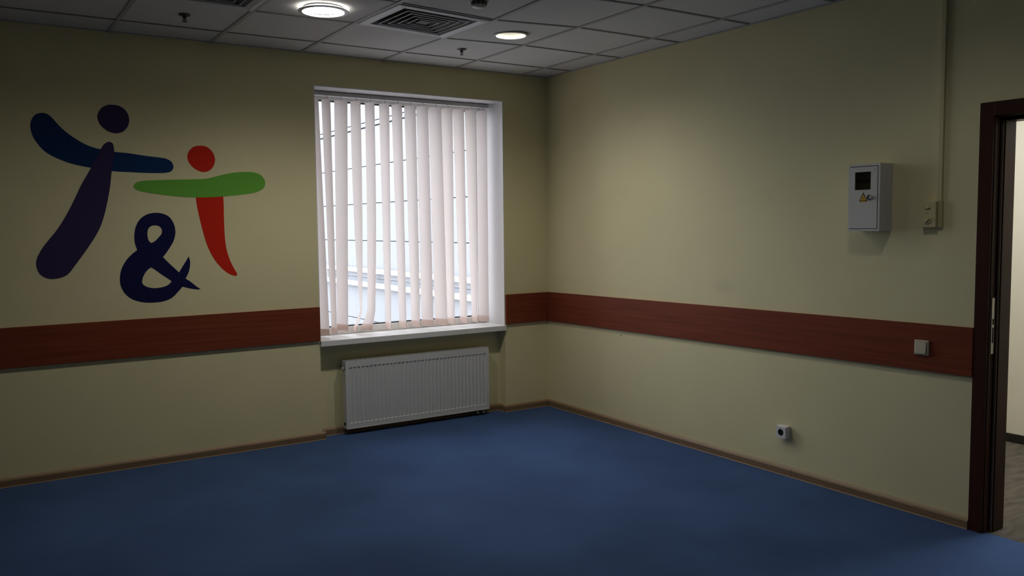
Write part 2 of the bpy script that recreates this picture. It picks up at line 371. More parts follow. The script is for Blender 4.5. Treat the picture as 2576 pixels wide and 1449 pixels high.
# strike plate with latch and bolt openings
sp = bmesh.new(); y0, y1 = CI-0.0075, CI-0.0040; xa, xb = 0.012, 0.036
for zz in ((0.872, 0.925), (0.998, 1.012), (1.040, 1.140)): box(sp, xa, xb, y0, y1, *zz)
for zz in ((0.925, 0.998), (1.012, 1.040)):
    box(sp, xa, xa+0.005, y0, y1, *zz); box(sp, xb-0.005, xb, y0, y1, *zz)
strike = obj('strike_plate', sp, STEEL, door)
obj('latch_hole', B((xa+0.005, xb-0.005, CI-0.0052, CI-0.0041, 0.925, 0.998)), BLK, strike); obj('latch_hole', B((xa+0.005, xb-0.005, CI-0.0052, CI-0.0041, 1.012, 1.040)), BLK, strike)
dot('screw_hole', -0.0140, -3.566, 1.605, 0.003, BLK, door)

# ---------------------------------------------------------------- corridor beyond the door
CX = 1.88
tag(obj('floor_corridor', B((0.021, CX+0.2, -6.2, -0.9, -0.12, -0.002)), CORRCARPET), 'grey streaked carpet in the corridor beyond the doorway', 'floor', kind='structure')
tag(obj('wall_corridor', B((CX, CX+0.15, -6.2, -0.9, -0.12, HT)), CORRWALL), 'off-white corridor wall seen through the doorway', 'wall', kind='structure')
tag(obj('wall_corridor_end', B((0.14, CX, -6.35, -6.2, -0.12, HT), (0.14, CX, -0.9, -0.75, -0.12, HT)), CORRWALL), 'off-white corridor end walls out of view', 'wall', kind='structure')
tag(obj('ceiling_corridor', B((0.14, CX, -6.2, -0.9, H, H+0.1)), CORRWALL), 'plain corridor ceiling out of view', 'ceiling', kind='structure')
tag(obj('baseboard_corridor', B((CX-0.016, CX, -6.2, -0.9, -0.002, 0.058)), BLACKPL, bevel=0.003), 'black skirting at the foot of the corridor wall', 'skirting', kind='structure')
cl = thing('ceiling_lamp', (1.0, -3.6, H-0.06), 'square corridor ceiling lamp beyond the doorway', 'lamp')
obj('lamp_frame', B((0.68, 1.32, -3.92, -3.90, H-0.03, H), (0.68, 1.32, -3.30, -3.28, H-0.03, H), (0.68, 0.70, -3.90, -3.30, H-0.03, H), (1.30, 1.32, -3.90, -3.30, H-0.03, H)), TRIMW, cl)
obj('diffuser', B((0.70, 1.30, -3.90, -3.30, H-0.02, H-0.005)), LAMP3, cl)

# ---------------------------------------------------------------- outside: the neighbouring wing
FXP = 2.0
wing = thing('building_wing', (FXP+0.5, 8.0, -1.2), 'white panelled building wing outside the window', 'building')
obj('backing_wall', B((FXP+0.03, FXP+0.8, 0.46, 18.0, -1.2, 7.9)), JOINT, wing)
ZJ = [-1.2, -0.81, -0.16, 0.45]; ZU = [0.60, 1.265, 1.92, 2.575, 3.24]; ZT = [3.335, 3.99, 4.645, 5.3, 5.955, 6.61, 7.265, 7.9]
g = 0.007; pcache = {}
ys = [0.47+0.6*k for k in range(0, 30)]
for zs in (ZJ, ZU, ZT):
    for z0, z1 in zip(zs, zs[1:]):
        for ya, yb in zip(ys, ys[1:]):
            key = round(z1-z0, 3)
            if key in pcache:
                s, sy, sz = pcache[key]; o = s.copy(); COL.objects.link(o); o.parent = wing; o.location = s.location+Vector((0, ya-sy, z0-sz))
            else:
                o = obj('panel', B((FXP, FXP+0.03, ya+0.0015, yb-0.0015, z0+g, z1-g)), PANEL, wing); pcache[key] = (o, ya, z0)
obj('cornice_strip', B((FXP-0.02, FXP+0.03, 0.47, 17.9, 3.255, 3.32)), PANEL, wing)
obj('ledge', B((FXP-0.10, FXP+0.03, 0.47, 17.9, 0.452, 0.535)), LEDGE, wing)
obj('glazing_strip', B((FXP+0.005, FXP+0.03, 0.47, 17.9, 0.535, 0.60)), DARKBAND, wing)
obj('handrail', B((FXP-0.10, FXP-0.05, 0.47, 17.9, 0.70, 0.785)), LEDGE, wing, bevel=0.006)
for k in range(7): obj('rail_post', B((FXP-0.09, FXP-0.06, 1.1+2.25*k, 1.14+2.25*k, 0.535, 0.70)), LEDGE, wing)
tag(obj('ground_outside', B((-30, 30, 0.45, 50, -1.4, -1.2)), GROUND), 'pale paved yard outside the window', 'ground', kind='structure')

# ---------------------------------------------------------------- vertical blind
VY = 0.192
blind = thing('vertical_blind', ((WX0+WX1)/2, VY, 0.72), 'cream vertical blind with half-open fabric vanes across the window', 'blind')
hr = B((WX0+0.010, -0.452, VY-0.022, VY+0.022, 2.452, 2.480)); hrail = obj('head_rail', hr, mat('blind_rail_aluminium', (0.60, 0.57, 0.59), 0.4), blind, bevel=0.002)
obj('rail_edge', B((WX0+0.010, -0.452, VY-0.0245, VY-0.022, 2.452, 2.456)), TRIMW, hrail); obj('rail_edge', B((WX0+0.010, -0.452, VY-0.0245, VY-0.022, 2.459, 2.4625)), TRIMW, hrail)
# each vane: (top centre x, top angle), (lower centre x, lower angle), bottom z, optional third station
V = [((-1.917, -62), (-1.886, -60), .720, None), ((-1.811, -82), (-1.794, -92), .722, None), ((-1.702, -64), (-1.726, -72), .742, None),
     ((-1.586, -77), (-1.578, -106), .728, (-1.632, -103)), ((-1.473, -80), (-1.495, -87), .730, (-1.538, -74)), ((-1.356, -79), (-1.357, -94), .728, None),
     ((-1.251, -78), (-1.237, -89), .730, None), ((-1.140, -74), (-1.126, -84), .728, None), ((-1.036, -71), (-1.024, -71), .728, None),
     ((-0.926, -67), (-0.903, -68), .728, None), ((-0.820, -76), (-0.811, -91), .727, None), ((-0.716, -76), (-0.696, -92), .727, None),
     ((-0.608, -78), (-0.591, -96), .727, None), ((-0.505, -79), (-0.507, -80), .727, None)]
def vane_mesh(st, off=0.0):
    bm = bmesh.new(); n = 8; rows = []
    for z, cx, th in st:
        a = R(th); d = Vector((math.cos(a), math.sin(a), 0)); nn = Vector((-d.y, d.x, 0)); row = []
        for k in range(n+1):
            s = k/n*2-1; row.append(bm.verts.new(Vector((cx, VY, z))+d*(0.0635*s)+nn*(0.007*(1-s*s)-0.0045+off)))
        rows.append(row)
    for a, b in zip(rows, rows[1:]):
        for k in range(n): bm.faces.new((a[k], a[k+1], b[k+1], b[k]))
    return bm
for (tx, ta), (lx, la), zb, third in V:
    tz, lz = 2.29, 0.88
    def at(z):
        if third and z < lz:
            t = (lz-z)/(lz-zb); t = t*t*(3-2*t); return lx+(third[0]-lx)*t, la+(third[1]-la)*t
        t = (tz-z)/(tz-lz); t = min(max(t, -0.1), 1.12)
        if third: t = t**2.2 if t > 0 else 0
        return tx+(lx-tx)*t, ta+(la-ta)*t
    zs = [2.432-k*(2.432-zb)/24 for k in range(25)]
    va = obj('vane', vane_mesh([(z, *at(z)) for z in zs]), VANE, blind, smooth=True)
    zp = [zb-0.0005+k*0.047/3 for k in range(4)][::-1]
    for off in (-0.0018, 0.0018):
        obj('weight_pocket', vane_mesh([(z, *at(z)) for z in zp], off), POCKET, va, smooth=True)
    bm = bmesh.new(); box(bm, tx-0.004, tx+0.004, VY-0.004, VY+0.004, 2.428, 2.453); obj('carrier', bm, SILLM, va)

# ---------------------------------------------------------------- radiator
rx0, rx1, rz0, rz1, ry0, ry1 = -1.793, -0.588, 0.046, 0.540, -0.004, 0.058
rad = thing('radiator', ((rx0+rx1)/2, 0.03, rz0), 'white ribbed steel panel radiator in the niche under the window', 'radiator')
bm = bmesh.new(); NR = 36; mar = 0.022; pit = (rx1-rx0-2*mar)/NR
cols = [(rx0, 0)]
x = rx0+mar
for k in range(NR):
    cols += [(x+pit*0.08, 0), (x+pit*0.36, 1), (x+pit*0.64, 1), (x+pit*0.92, 0)]; x += pit
cols.append((rx1, 0))
rows = [(rz0, 0), (rz0+0.038, 0), (rz0+0.0425, 1), (rz1-0.0475, 1), (rz1-0.044, 0), (rz1, 0)]
grid = [[bm.verts.new((cx, ry0+0.007*cd*rd, z)) for cx, cd in cols] for z, rd in rows]
for a, b in zip(grid, grid[1:]):
    for k in range(len(cols)-1): bm.faces.new((a[k], a[k+1], b[k+1], b[k]))
obj('front_panel', bm, RADW, rad)
for xx in (rx0-0.002, rx1): obj('side_panel', B((xx, xx+0.002, ry0-0.001, ry1, rz0-0.001, rz1+0.001)), RADW, rad)
obj('bottom_lip', B((rx0, rx1, ry0-0.0025, ry0+0.004, rz0-0.002, rz0+0.004)), RADW, rad); obj('back_panel', B((rx0, rx1, ry1-0.008, ry1, rz0+0.004, rz1-0.004)), RADW, rad)
tg = obj('top_grille', B((rx0, rx1, ry0+0.001, ry0+0.010, rz1-0.002, rz1+0.002), (rx0, rx1, ry1-0.010, ry1, rz1-0.002, rz1+0.002), *[(rx0+0.03+0.038*k, rx0+0.034+0.038*k, ry0+0.010, ry1-0.010, rz1-0.003, rz1+0.001) for k in range(31)]), RADW, rad)
obj('convector', B((rx0+0.02, rx1-0.02, 0.018, 0.030, rz0+0.02, rz1-0.02)), RADD, rad)
bm = bmesh.new(); lathe(bm, [(0.013, 0), (0.013, -0.006), (0.009, -0.008), (0.009, -0.015)], (rx0-0.002, 0.027, rz1-0.052), 'x', 16); av = obj('bleed_valve', bm, SOCKM, rad, smooth=True)
bm = bmesh.new(); lathe(bm, [(0.015, 0), (0.015, -0.003)], (rx0-0.002, 0.027, rz1-0.052), 'x', 16); obj('valve_collar', bm, BLK, av)
bm = bmesh.new(); lathe(bm, [(0.011, 0), (0.011, -0.006)], (rx0-0.002, 0.027, rz0+0.035), 'x', 16); obj('blind_plug', bm, BLK, rad, smooth=True)
for xx in (-0.690, -0.640):
    bm = bmesh.new(); tube(bm, [(xx, 0.026, rz0+0.03), (xx, 0.026, -0.001)], 0.009, 12); pp = obj('supply_pipe', bm, BLACKPL, rad, smooth=True)
    bm = bmesh.new(); lathe(bm, [(0.010, 0.0), (0.010, -0.016), (0.0065, -0.019), (0.0065, -0.024)], (xx, 0.017, 0.024), 'y', 14); obj('valve_cap', bm, BRASSW, pp, smooth=True)
for xx in (-1.6, -0.8): obj('wall_bracket', B((xx, xx+0.03, ry1, NICHE-0.0005, 0.14, 0.48)), RADD, rad)

# ---------------------------------------------------------------- painted figures on the wall
def cat(pts, sharp=()):
    n = len(pts); out = []
    for i in range(n):
        p0, p1, p2, p3 = pts[(i-1) % n], pts[i], pts[(i+1) % n], pts[(i+2) % n]
        if i in sharp: p0 = (2*p1[0]-p2[0], 2*p1[1]-p2[1])
        if (i+1) % n in sharp: p3 = (2*p2[0]-p1[0], 2*p2[1]-p1[1])
        for k in range(5):
            t = k/5
            out.append(tuple(0.5*(2*p1[c]+(p2[c]-p0[c])*t+(2*p0[c]-5*p1[c]+4*p2[c]-p3[c])*t*t+(3*p1[c]-p0[c]-3*p2[c]+p3[c])*t**3) for c in (0, 1)))
    return out
MUR = {
 'blue': [(-3.6446,2.1938),(-3.6168,2.1911),(-3.5897,2.1703),(-3.5591,2.1315),(-3.5202,2.0911),(-3.4725,2.0543),(-3.4158,2.0202),(-3.3578,1.9995),(-3.2601,1.982),(-3.1775,1.9767),(-3.0892,1.9648),(-2.9992,1.9565),(-2.9628,1.951),(-2.9311,1.9346),(-2.9173,1.9059),(-2.9238,1.8815),(-2.9429,1.8664),(-2.9845,1.8596),(-3.0574,1.8577),(-3.1468,1.8593),(-3.2778,1.8644),(-3.388,1.8809),(-3.4463,1.8903),(-3.5117,1.9066),(-3.5758,1.9336),(-3.6307,1.9659),(-3.6686,2.0093),(-3.6941,2.0572),(-3.7037,2.1057),(-3.698,2.146),(-3.6767,2.1811)],
 'body': [(-3.2861,2.0416),(-3.2667,2.0331),(-3.2608,2.0082),(-3.2604,1.9754),(-3.2687,1.919),(-3.28,1.8531),(-3.2899,1.7779),(-3.3063,1.6932),(-3.3269,1.6086),(-3.3514,1.5336),(-3.3839,1.4683),(-3.4248,1.4036),(-3.4695,1.3393),(-3.5093,1.2847),(-3.54,1.2441),(-3.5738,1.2241),(-3.6232,1.2151),(-3.6633,1.2241),(-3.6942,1.2501),(-3.7083,1.2916),(-3.7067,1.3279),(-3.6932,1.3639),(-3.6672,1.4088),(-3.633,1.4538),(-3.5944,1.5035),(-3.5595,1.5582),(-3.5239,1.6224),(-3.4877,1.6962),(-3.4511,1.775),(-3.4149,1.8404),(-3.3785,1.9062),(-3.3462,1.9722),(-3.3232,2.0149),(-3.3053,2.0342)],
 'head': [(-3.2701,2.2674),(-3.2186,2.2625),(-3.1806,2.2323),(-3.1666,2.1863),(-3.1753,2.1435),(-3.2029,2.1092),(-3.2426,2.095),(-3.2854,2.1031),(-3.3227,2.1308),(-3.3424,2.1667),(-3.3434,2.2035),(-3.3224,2.2417),(-3.2961,2.2601)],
 'rhead': [(-2.7484,2.0411),(-2.7054,2.034),(-2.6725,2.0026),(-2.6575,1.9584),(-2.6688,1.9133),(-2.6961,1.8827),(-2.7352,1.8718),(-2.7778,1.8854),(-2.8147,1.9188),(-2.8303,1.9575),(-2.8232,1.9968),(-2.7917,2.0304)],
 'green': [(-3.1574,1.7688),(-3.1495,1.7898),(-3.1268,1.8026),(-3.0772,1.8103),(-2.9862,1.816),(-2.8747,1.8213),(-2.78,1.8252),(-2.7125,1.8307),(-2.6436,1.8491),(-2.5639,1.8691),(-2.4833,1.8792),(-2.4121,1.879),(-2.3611,1.8608),(-2.3363,1.8254),(-2.3352,1.7945),(-2.3537,1.7684),(-2.3957,1.7473),(-2.4678,1.7331),(-2.5588,1.7219),(-2.6483,1.7129),(-2.7457,1.708),(-2.8506,1.7099),(-2.953,1.7186),(-3.0441,1.7302),(-3.1068,1.7409),(-3.1421,1.7519)],
 'rbody': [(-2.7886,1.7175),(-2.6135,1.7233),(-2.6127,1.6589),(-2.6134,1.5783),(-2.6132,1.4974),(-2.6106,1.4265),(-2.6011,1.3553),(-2.5831,1.2937),(-2.5598,1.2418),(-2.5408,1.2053),(-2.5432,1.193),(-2.5614,1.1917),(-2.596,1.2074),(-2.6348,1.2394),(-2.6727,1.2863),(-2.7051,1.3427),(-2.7319,1.4136),(-2.7531,1.499),(-2.7695,1.5787),(-2.7815,1.6482)],
 'amp': [(-3.0379,1.6086),(-2.9941,1.6037),(-2.9535,1.5813),(-2.9273,1.5352),(-2.9207,1.486),(-2.9309,1.4371),(-2.951,1.3982),(-2.9804,1.3548),(-3.0017,1.328),(-2.9689,1.2907),(-2.933,1.2531),(-2.9077,1.2264),(-2.8856,1.2633),(-2.8606,1.3021),(-2.8454,1.3285),(-2.8372,1.2915),(-2.8437,1.2419),(-2.8594,1.2027),(-2.8695,1.1862),(-2.8371,1.1619),(-2.8046,1.1324),(-2.7764,1.111),(-2.8148,1.1138),(-2.8528,1.1227),(-2.8903,1.1344),(-2.9149,1.1058),(-2.9538,1.0682),(-2.9965,1.0489),(-3.0521,1.0412),(-3.1247,1.0454),(-3.1868,1.0663),(-3.2297,1.1024),(-3.2542,1.1516),(-3.2584,1.1997),(-3.2483,1.2566),(-3.2216,1.3084),(-3.1891,1.3457),(-3.1523,1.3765),(-3.1639,1.4219),(-3.1645,1.4747),(-3.1527,1.5272),(-3.1269,1.5702),(-3.0854,1.599)],
 'h1': [(-3.0472,1.5293),(-3.02,1.5252),(-3.0025,1.5046),(-3.0044,1.4773),(-3.0227,1.4533),(-3.0465,1.4294),(-3.0678,1.4181),(-3.0826,1.4349),(-3.0885,1.4688),(-3.0845,1.5025),(-3.0702,1.5217)],
 'h2': [(-3.0737,1.2649),(-3.0489,1.2465),(-3.0133,1.2168),(-2.9773,1.1898),(-2.9547,1.171),(-2.9788,1.1485),(-3.0163,1.1355),(-3.0669,1.133),(-3.1073,1.1447),(-3.1291,1.1651),(-3.128,1.1942),(-3.1132,1.2275),(-3.0942,1.251)]}
mur = thing('wall_mural', (-3.0, 0, 1.0), 'painted emblem of two stick figures with an ampersand on the yellow wall', 'mural')
def flat(name, loops, m, depth):
    cu = bpy.data.curves.new(name, 'CURVE'); cu.dimensions = '2D'; cu.fill_mode = 'BOTH'; cu.extrude = 0.0004
    for lp in loops:
        s = cu.splines.new('POLY'); s.points.add(len(lp)-1); s.use_cyclic_u = True
        for p, (x, z) in zip(s.points, lp): p.co = (x, z, 0, 1)
    tmp = bpy.data.objects.new(name, cu); COL.objects.link(tmp)
    me = bpy.data.meshes.new_from_object(tmp.evaluated_get(bpy.context.evaluated_depsgraph_get()))
    bpy.data.objects.remove(tmp, do_unlink=True)
    me.transform(Matrix(((1, 0, 0, 0), (0, 0, -1, -depth), (0, 1, 0, 0), (0, 0, 0, 1))))
    bm = bmesh.new(); bm.from_mesh(me); bpy.data.meshes.remove(me)
    return obj(name, bm, m, mur)
flat('raised_arms', [cat(MUR['blue'])], P_BLUE, 0.0006)['label'] = 'dark blue curved arms of the big figure'
flat('big_body', [cat(MUR['body'])], P_PURPLE, 0.0016)['label'] = 'dark purple tapering body'
flat('big_head', [cat(MUR['head'])], P_PURPLE, 0.0006)['label'] = 'dark purple round head'
flat('small_head', [cat(MUR['rhead'])], P_RED, 0.0006)['label'] = 'red round head'
flat('small_body', [cat(MUR['rbody'], (0, 1))], P_RED, 0.0006)['label'] = 'red pointed body'
flat('small_arms', [cat(MUR['green'])], P_GREEN, 0.0012)['label'] = 'green outstretched arms'
flat('ampersand', [cat(MUR['amp'], (8, 11, 14, 18, 21, 24, 37)), cat(MUR['h1'], (6,)), cat(MUR['h2'], (0, 4))], P_NAVY, 0.0006)['label'] = 'navy blue ampersand'

# ---------------------------------------------------------------- meter box on the right wall
bx, by0, by1, bz0, bz1 = -0.109, -3.099, -2.915, 1.459, 1.808
mb = thing('meter_box', (-0.055, (by0+by1)/2, bz0), 'grey-white metal meter box with a small window and warning sign', 'meter box')
w = 0.0015
obj('body', B((bx+0.006, 0, by0, by0+w, bz0, bz1), (bx+0.006, 0, by1-w, by1, bz0, bz1), (bx+0.006, 0, by0+w, by1-w, bz0, bz0+w), (bx+0.006, 0, by0+w, by1-w, bz1-w, bz1), (-0.003, 0, by0+w, by1-w, bz0+w, bz1-w)), BOXW, mb)
fr = 0.011
obj('front_flange', B((bx, bx+0.006, by0, by0+fr, bz0, bz1), (bx, bx+0.006, by1-0.007, by1, bz0, bz1), (bx, bx+0.006, by0+fr, by1-0.007, bz0, bz0+fr), (bx, bx+0.006, by0+fr, by1-0.007, bz1-fr, bz1)), BOXW, mb)
dy0, dy1, dz0, dz1 = by0+fr+0.0036, by1-0.0080, bz0+fr+0.0034, bz1-fr-0.0034
wy0, wy1, wz0, wz1 = -3.044, -2.956, 1.676, 1.765
bd = obj('door', B((bx-0.0015, bx+0.002, dy0, wy0, dz0, dz1), (bx-0.0015, bx+0.002, wy1, dy1, dz0, dz1), (bx-0.0015, bx+0.002, wy0, wy1, dz0, wz0), (bx-0.0015, bx+0.002, wy0, wy1, wz1, dz1)), BOXW, mb)
obj('inspection_pane', B((bx, bx+0.0015, wy0, wy1, wz0, wz1)), GLASSD, bd)
obj('window_edge', B((bx-0.0019, bx-0.0013, wy0-0.002, wy0, wz0-0.002, wz1+0.002), (bx-0.0019, bx-0.0013, wy1, wy1+0.002, wz0-0.002, wz1+0.002), (bx-0.0019, bx-0.0013, wy0, wy1, wz0-0.002, wz0), (bx-0.0019, bx-0.0013, wy0, wy1, wz1, wz1+0.002)), BLK, bd)
obj('gap_shade_strip', B((bx+0.006, bx+0.0085, by0+0.004, by0+0.020, bz0+0.004, bz1-0.004), (bx+0.006, bx+0.0085, by1-0.016, by1-0.003, bz0+0.004, bz1-0.004), (bx+0.006, bx+0.0085, by0+0.020, by1-0.016, bz0+0.004, bz0+0.020), (bx+0.006, bx+0.0085, by0+0.020, by1-0.016, bz1-0.020, bz1-0.004)), BLK, mb)  # black strips added behind the door gap so the seam stays dark
obj('mounting_plate', B((-0.055, -0.052, by0+0.01, by1-0.01, 1.62, 1.79)), BOXIN, mb)
obj('fuse_rail', B((-0.064, -0.055, -3.06, -2.93, 1.714, 1.728)), BLK, mb)
xs = bx-0.0021
st = bmesh.new(); prism(st, [(xs+0.0003, -3.029, 1.615), (xs+0.0003, -2.981, 1.615), (xs+0.0003, -3.004, 1.662)], (-0.0003, 0, 0)); sg = obj('warning_sign', st, BLK, bd)
st = bmesh.new(); prism(st, [(xs, -3.0225, 1.6185), (xs, -2.9875, 1.6185), (xs, -3.0045, 1.653)], (-0.0003, 0, 0)); obj('yellow_field', st, YEL, sg)
st = bmesh.new(); prism(st, [(xs-0.0003, -3.0015, 1.641), (xs-0.0003, -3.0068, 1.631), (xs-0.0003, -3.0045, 1.6305), (xs-0.0003, -3.0065, 1.6215), (xs-0.0003, -3.0005, 1.6325), (xs-0.0003, -3.0030, 1.633)], (-0.0003, 0, 0)); obj('bolt_mark', st, BLK, sg)
obj('yellow_edge', B((xs, xs+0.0003, -3.029, -2.981, 1.6100, 1.6149)), YEL, sg)
bm = bmesh.new(); lathe(bm, [(0.0125, 0), (0.0125, -0.006), (0.010, -0.009)], (bx-0.0015, -3.040, 1.634), 'x', 20); lk = obj('lock', bm, BLK, bd, smooth=True)
bm = bmesh.new(); lathe(bm, [(0.009, 0), (0.009, -0.014), (0.007, -0.017)], (bx-0.0015, -3.056, 1.634), 'x', 20); obj('lock_cylinder', bm, STEEL, bd, smooth=True)
obj('scratch_mark', B((bx-0.0018, bx-0.0014, -3.076, -3.066, 1.775, 1.777), (bx-0.0018, bx-0.0014, -3.071, -3.066, 1.770, 1.775)), mat('pencil_grey', (0.25, 0.25, 0.27), 0.6), bd)

# ---------------------------------------------------------------- thermostat and its cable duct
th = thing('room_thermostat', (-0.015, -3.33, 1.474), 'cream wall thermostat with a round dial beside the doorway', 'thermostat')
obj('base', B((-0.014, 0, -3.3765, -3.276, 1.4745, 1.6055)), BEIGE, th, bevel=0.002)
tc = obj('cover', B((-0.034, -0.014, -3.357, -3.283, 1.4755, 1.6045)), BEIGE, th, bevel=0.003)
bm = bmesh.new(); lathe(bm, [(0.0175, 0), (0.0175, -0.003), (0.016, -0.0045)], (-0.034, -3.316, 1.511), 'x', 28); dl = obj('dial', bm, BEIGE, th, smooth=True)
bm = bmesh.new(); c0 = Vector((-0.0385, -3.316, 1.511)); dv = Vector((0, -0.7, 0.72)).normalized(); nv = Vector((0, 0.72, 0.7)).normalized()
prism(bm, [c0+dv*0.0145+nv*0.003, c0+dv*0.0145-nv*0.003, c0-dv*0.0145-nv*0.003, c0-dv*0.0145+nv*0.003], (-0.006, 0, 0)); obj('dial_ridge', bm, BEIGE, dl)
obj('slider_slot', B((-0.0346, -0.0338, -3.328, -3.301, 1.566, 1.572)), BEIGED, tc); obj('slider', B((-0.040, -0.034, -3.321, -3.307, 1.5685, 1.580)), BEIGE, tc, bevel=0.001)
dot('indicator', -0.0341, -3.315, 1.546, 0.0028, BLK, tc, 0.0006)
tag(obj('cable_duct', B((-0.014, 0, -3.372, -3.348, 1.6060, H)), mat('cream_duct', (0.66, 0.59, 0.34), 0.6, spec=0.2), bevel=0.002), 'narrow cream cable duct running from the thermostat up to the ceiling', 'cable duct')

# ---------------------------------------------------------------- switch and socket
sw = thing('light_switch', (-0.018, -3.293, 0.828), 'ivory square light switch mounted on the mahogany rail', 'light switch')
obj('frame', B((-0.029, -0.018, -3.3335, -3.2565, 0.8305, 0.9075)), SWITCHM, sw, bevel=0.004, seg=3)
obj('rocker_gap', B((-0.0297, -0.0285, -3.3245, -3.2655, 0.838, 0.900)), BEIGED, sw)
bm = bmesh.new(); prism(bm, [(-0.029, -3.3235, 0.8395), (-0.029, -3.3235, 0.899), (-0.0335, -3.3235, 0.899), (-0.0385, -3.3235, 0.8395)], (0, 0.057, 0)); obj('rocker', bm, SWITCHM, sw, bevel=0.0015)
so = thing('power_socket', (-0.018, -2.435, 0.222), 'white surface-mounted power socket low on the yellow wall', 'socket')
sy, sz = -2.435, 0.263
obj('back_box', B((-0.022, 0, sy-0.038, sy+0.038, sz-0.038, sz+0.038)), SOCKM, so, bevel=0.003)
fc = bmesh.new(); n = 40; rr = 0.0205
vi, vo, vb = [], [], []
for k in range(n):
    a = 2*math.pi*k/n+math.pi/4; dx, dz = math.cos(a), math.sin(a); t = 0.034/max(abs(dx), abs(dz))
    vi.append(fc.verts.new((-0.040, sy+rr*dx, sz+rr*dz))); vo.append(fc.verts.new((-0.040, sy+t*dx, sz+t*dz))); vb.append(fc.verts.new((-0.022, sy+t*dx*1.08, sz+t*dz*1.08)))
for k in range(n):
    q = (k+1) % n; fc.faces.new((vi[k], vi[q], vo[q], vo[k])); fc.faces.new((vo[k], vo[q], vb[q], vb[k]))
face = obj('face_plate', fc, SOCKM, so)
bm = bmesh.new(); rings = []
for r_, x_ in ((rr, -0.040), (rr*0.96, -0.0235), (0.0005, -0.0235)): rings.append([bm.verts.new((x_, sy+r_*math.cos(2*math.pi*k/n), sz+r_*math.sin(2*math.pi*k/n))) for k in range(n)])
for a, b in zip(rings, rings[1:]):
    for k in range(n): bm.faces.new((a[k], a[(k+1) % n], b[(k+1) % n], b[k]))
well = obj('socket_well', bm, SOCKD, so)
for d in (-0.0095, 0.0095): dot('pin_hole', -0.0236, sy+d, sz, 0.003, BLK, well, 0.0008)
bm = bmesh.new(); tube(bm, [(-0.0238, sy, sz+0.010), (-0.036, sy, sz+0.010)], 0.0022, 8); obj('earth_pin', bm, STEEL, well)
tag(dot('wall_nail', 0.0, -0.935, 0.688, 0.004, BLK, None, 0.004), 'tiny dark nail just below the rail on the right wall', 'nail')

# ---------------------------------------------------------------- ceiling fittings
def vent(i, j, label):
    c = (node(i, j)+node(i+1, j+1))/2; cx, cy = c.x, c.y
    zz = lambda x, y: bil(i, j, max(min(x, xj(j)), xj(j+1)), y)
    root = thing('air_diffuser', (cx, cy, zz(cx, cy)), label, 'air vent', 'square ceiling air diffusers')
    def ring(bm, s0, h0, s1, h1, t=0.0):
        vs = []
        for s, h in ((s0, h0), (s1, h1)):
            vs.append([bm.verts.new((cx+sx*s, cy+sy*s, zz(cx+sx*s, cy+sy*s)+h)) for sx, sy in ((-1, -1), (1, -1), (1, 1), (-1, 1))])
        for k in range(4): bm.faces.new((vs[0][k], vs[0][(k+1) % 4], vs[1][(k+1) % 4], vs[1][k]))
    bm = bmesh.new(); ring(bm, 0.288, 0.004, 0.288, -0.004); ring(bm, 0.288, -0.004, 0.262, -0.009); ring(bm, 0.262, -0.009, 0.232, -0.002); ring(bm, 0.232, -0.002, 0.225, 0.03)
    obj('frame', bm, VENTW, root)
    for k, s in enumerate((0.196, 0.154, 0.112, 0.070)):
        bm = bmesh.new(); ring(bm, s, -0.001, s-0.024, 0.034); ring(bm, s-0.003, -0.001, s-0.027, 0.034); ring(bm, s-0.024, 0.034, s-0.027, 0.034)
        lv = obj('louver', bm, LOUV, root)
        bm = bmesh.new(); ring(bm, s+0.0008, -0.005, s-0.0038, -0.005); ring(bm, s+0.0008, -0.005, s+0.0008, -0.001); ring(bm, s-0.0038, -0.005, s-0.0038, -0.001); obj('louver_edge', bm, VENTW, lv)
    bm = bmesh.new(); ring(bm, 0.036, -0.002, 0.0005, -0.002); ring(bm, 0.036, -0.002, 0.03, 0.02); obj('core_plate', bm, CORE, root)
    zb = zz(cx, cy)
    obj('duct_box', B((cx-0.287, cx-0.226, cy-0.287, cy+0.287, zb+0.031, zb+0.034), (cx+0.226, cx+0.287, cy-0.287, cy+0.287, zb+0.031, zb+0.034), (cx-0.226, cx+0.226, cy-0.287, cy-0.226, zb+0.031, zb+0.034), (cx-0.226, cx+0.226, cy+0.226, cy+0.287, zb+0.031, zb+0.034),
                      (cx-0.226, cx+0.226, cy-0.226, cy+0.226, zb+0.16, zb+0.165), (cx-0.230, cx-0.226, cy-0.23, cy+0.23, zb+0.034, zb+0.165), (cx+0.226, cx+0.230, cy-0.23, cy+0.23, zb+0.034, zb+0.165), (cx-0.226, cx+0.226, cy-0.23, cy-0.226, zb+0.034, zb+0.165), (cx-0.226, cx+0.226, cy+0.226, cy+0.23, zb+0.034, zb+0.165)), VENTD, root)
    return root
vent(2, 3, 'square louvred ceiling air diffuser between the two lit downlights')
vent(2, 5, 'square ceiling air diffuser at the top edge left of the bright downlight')

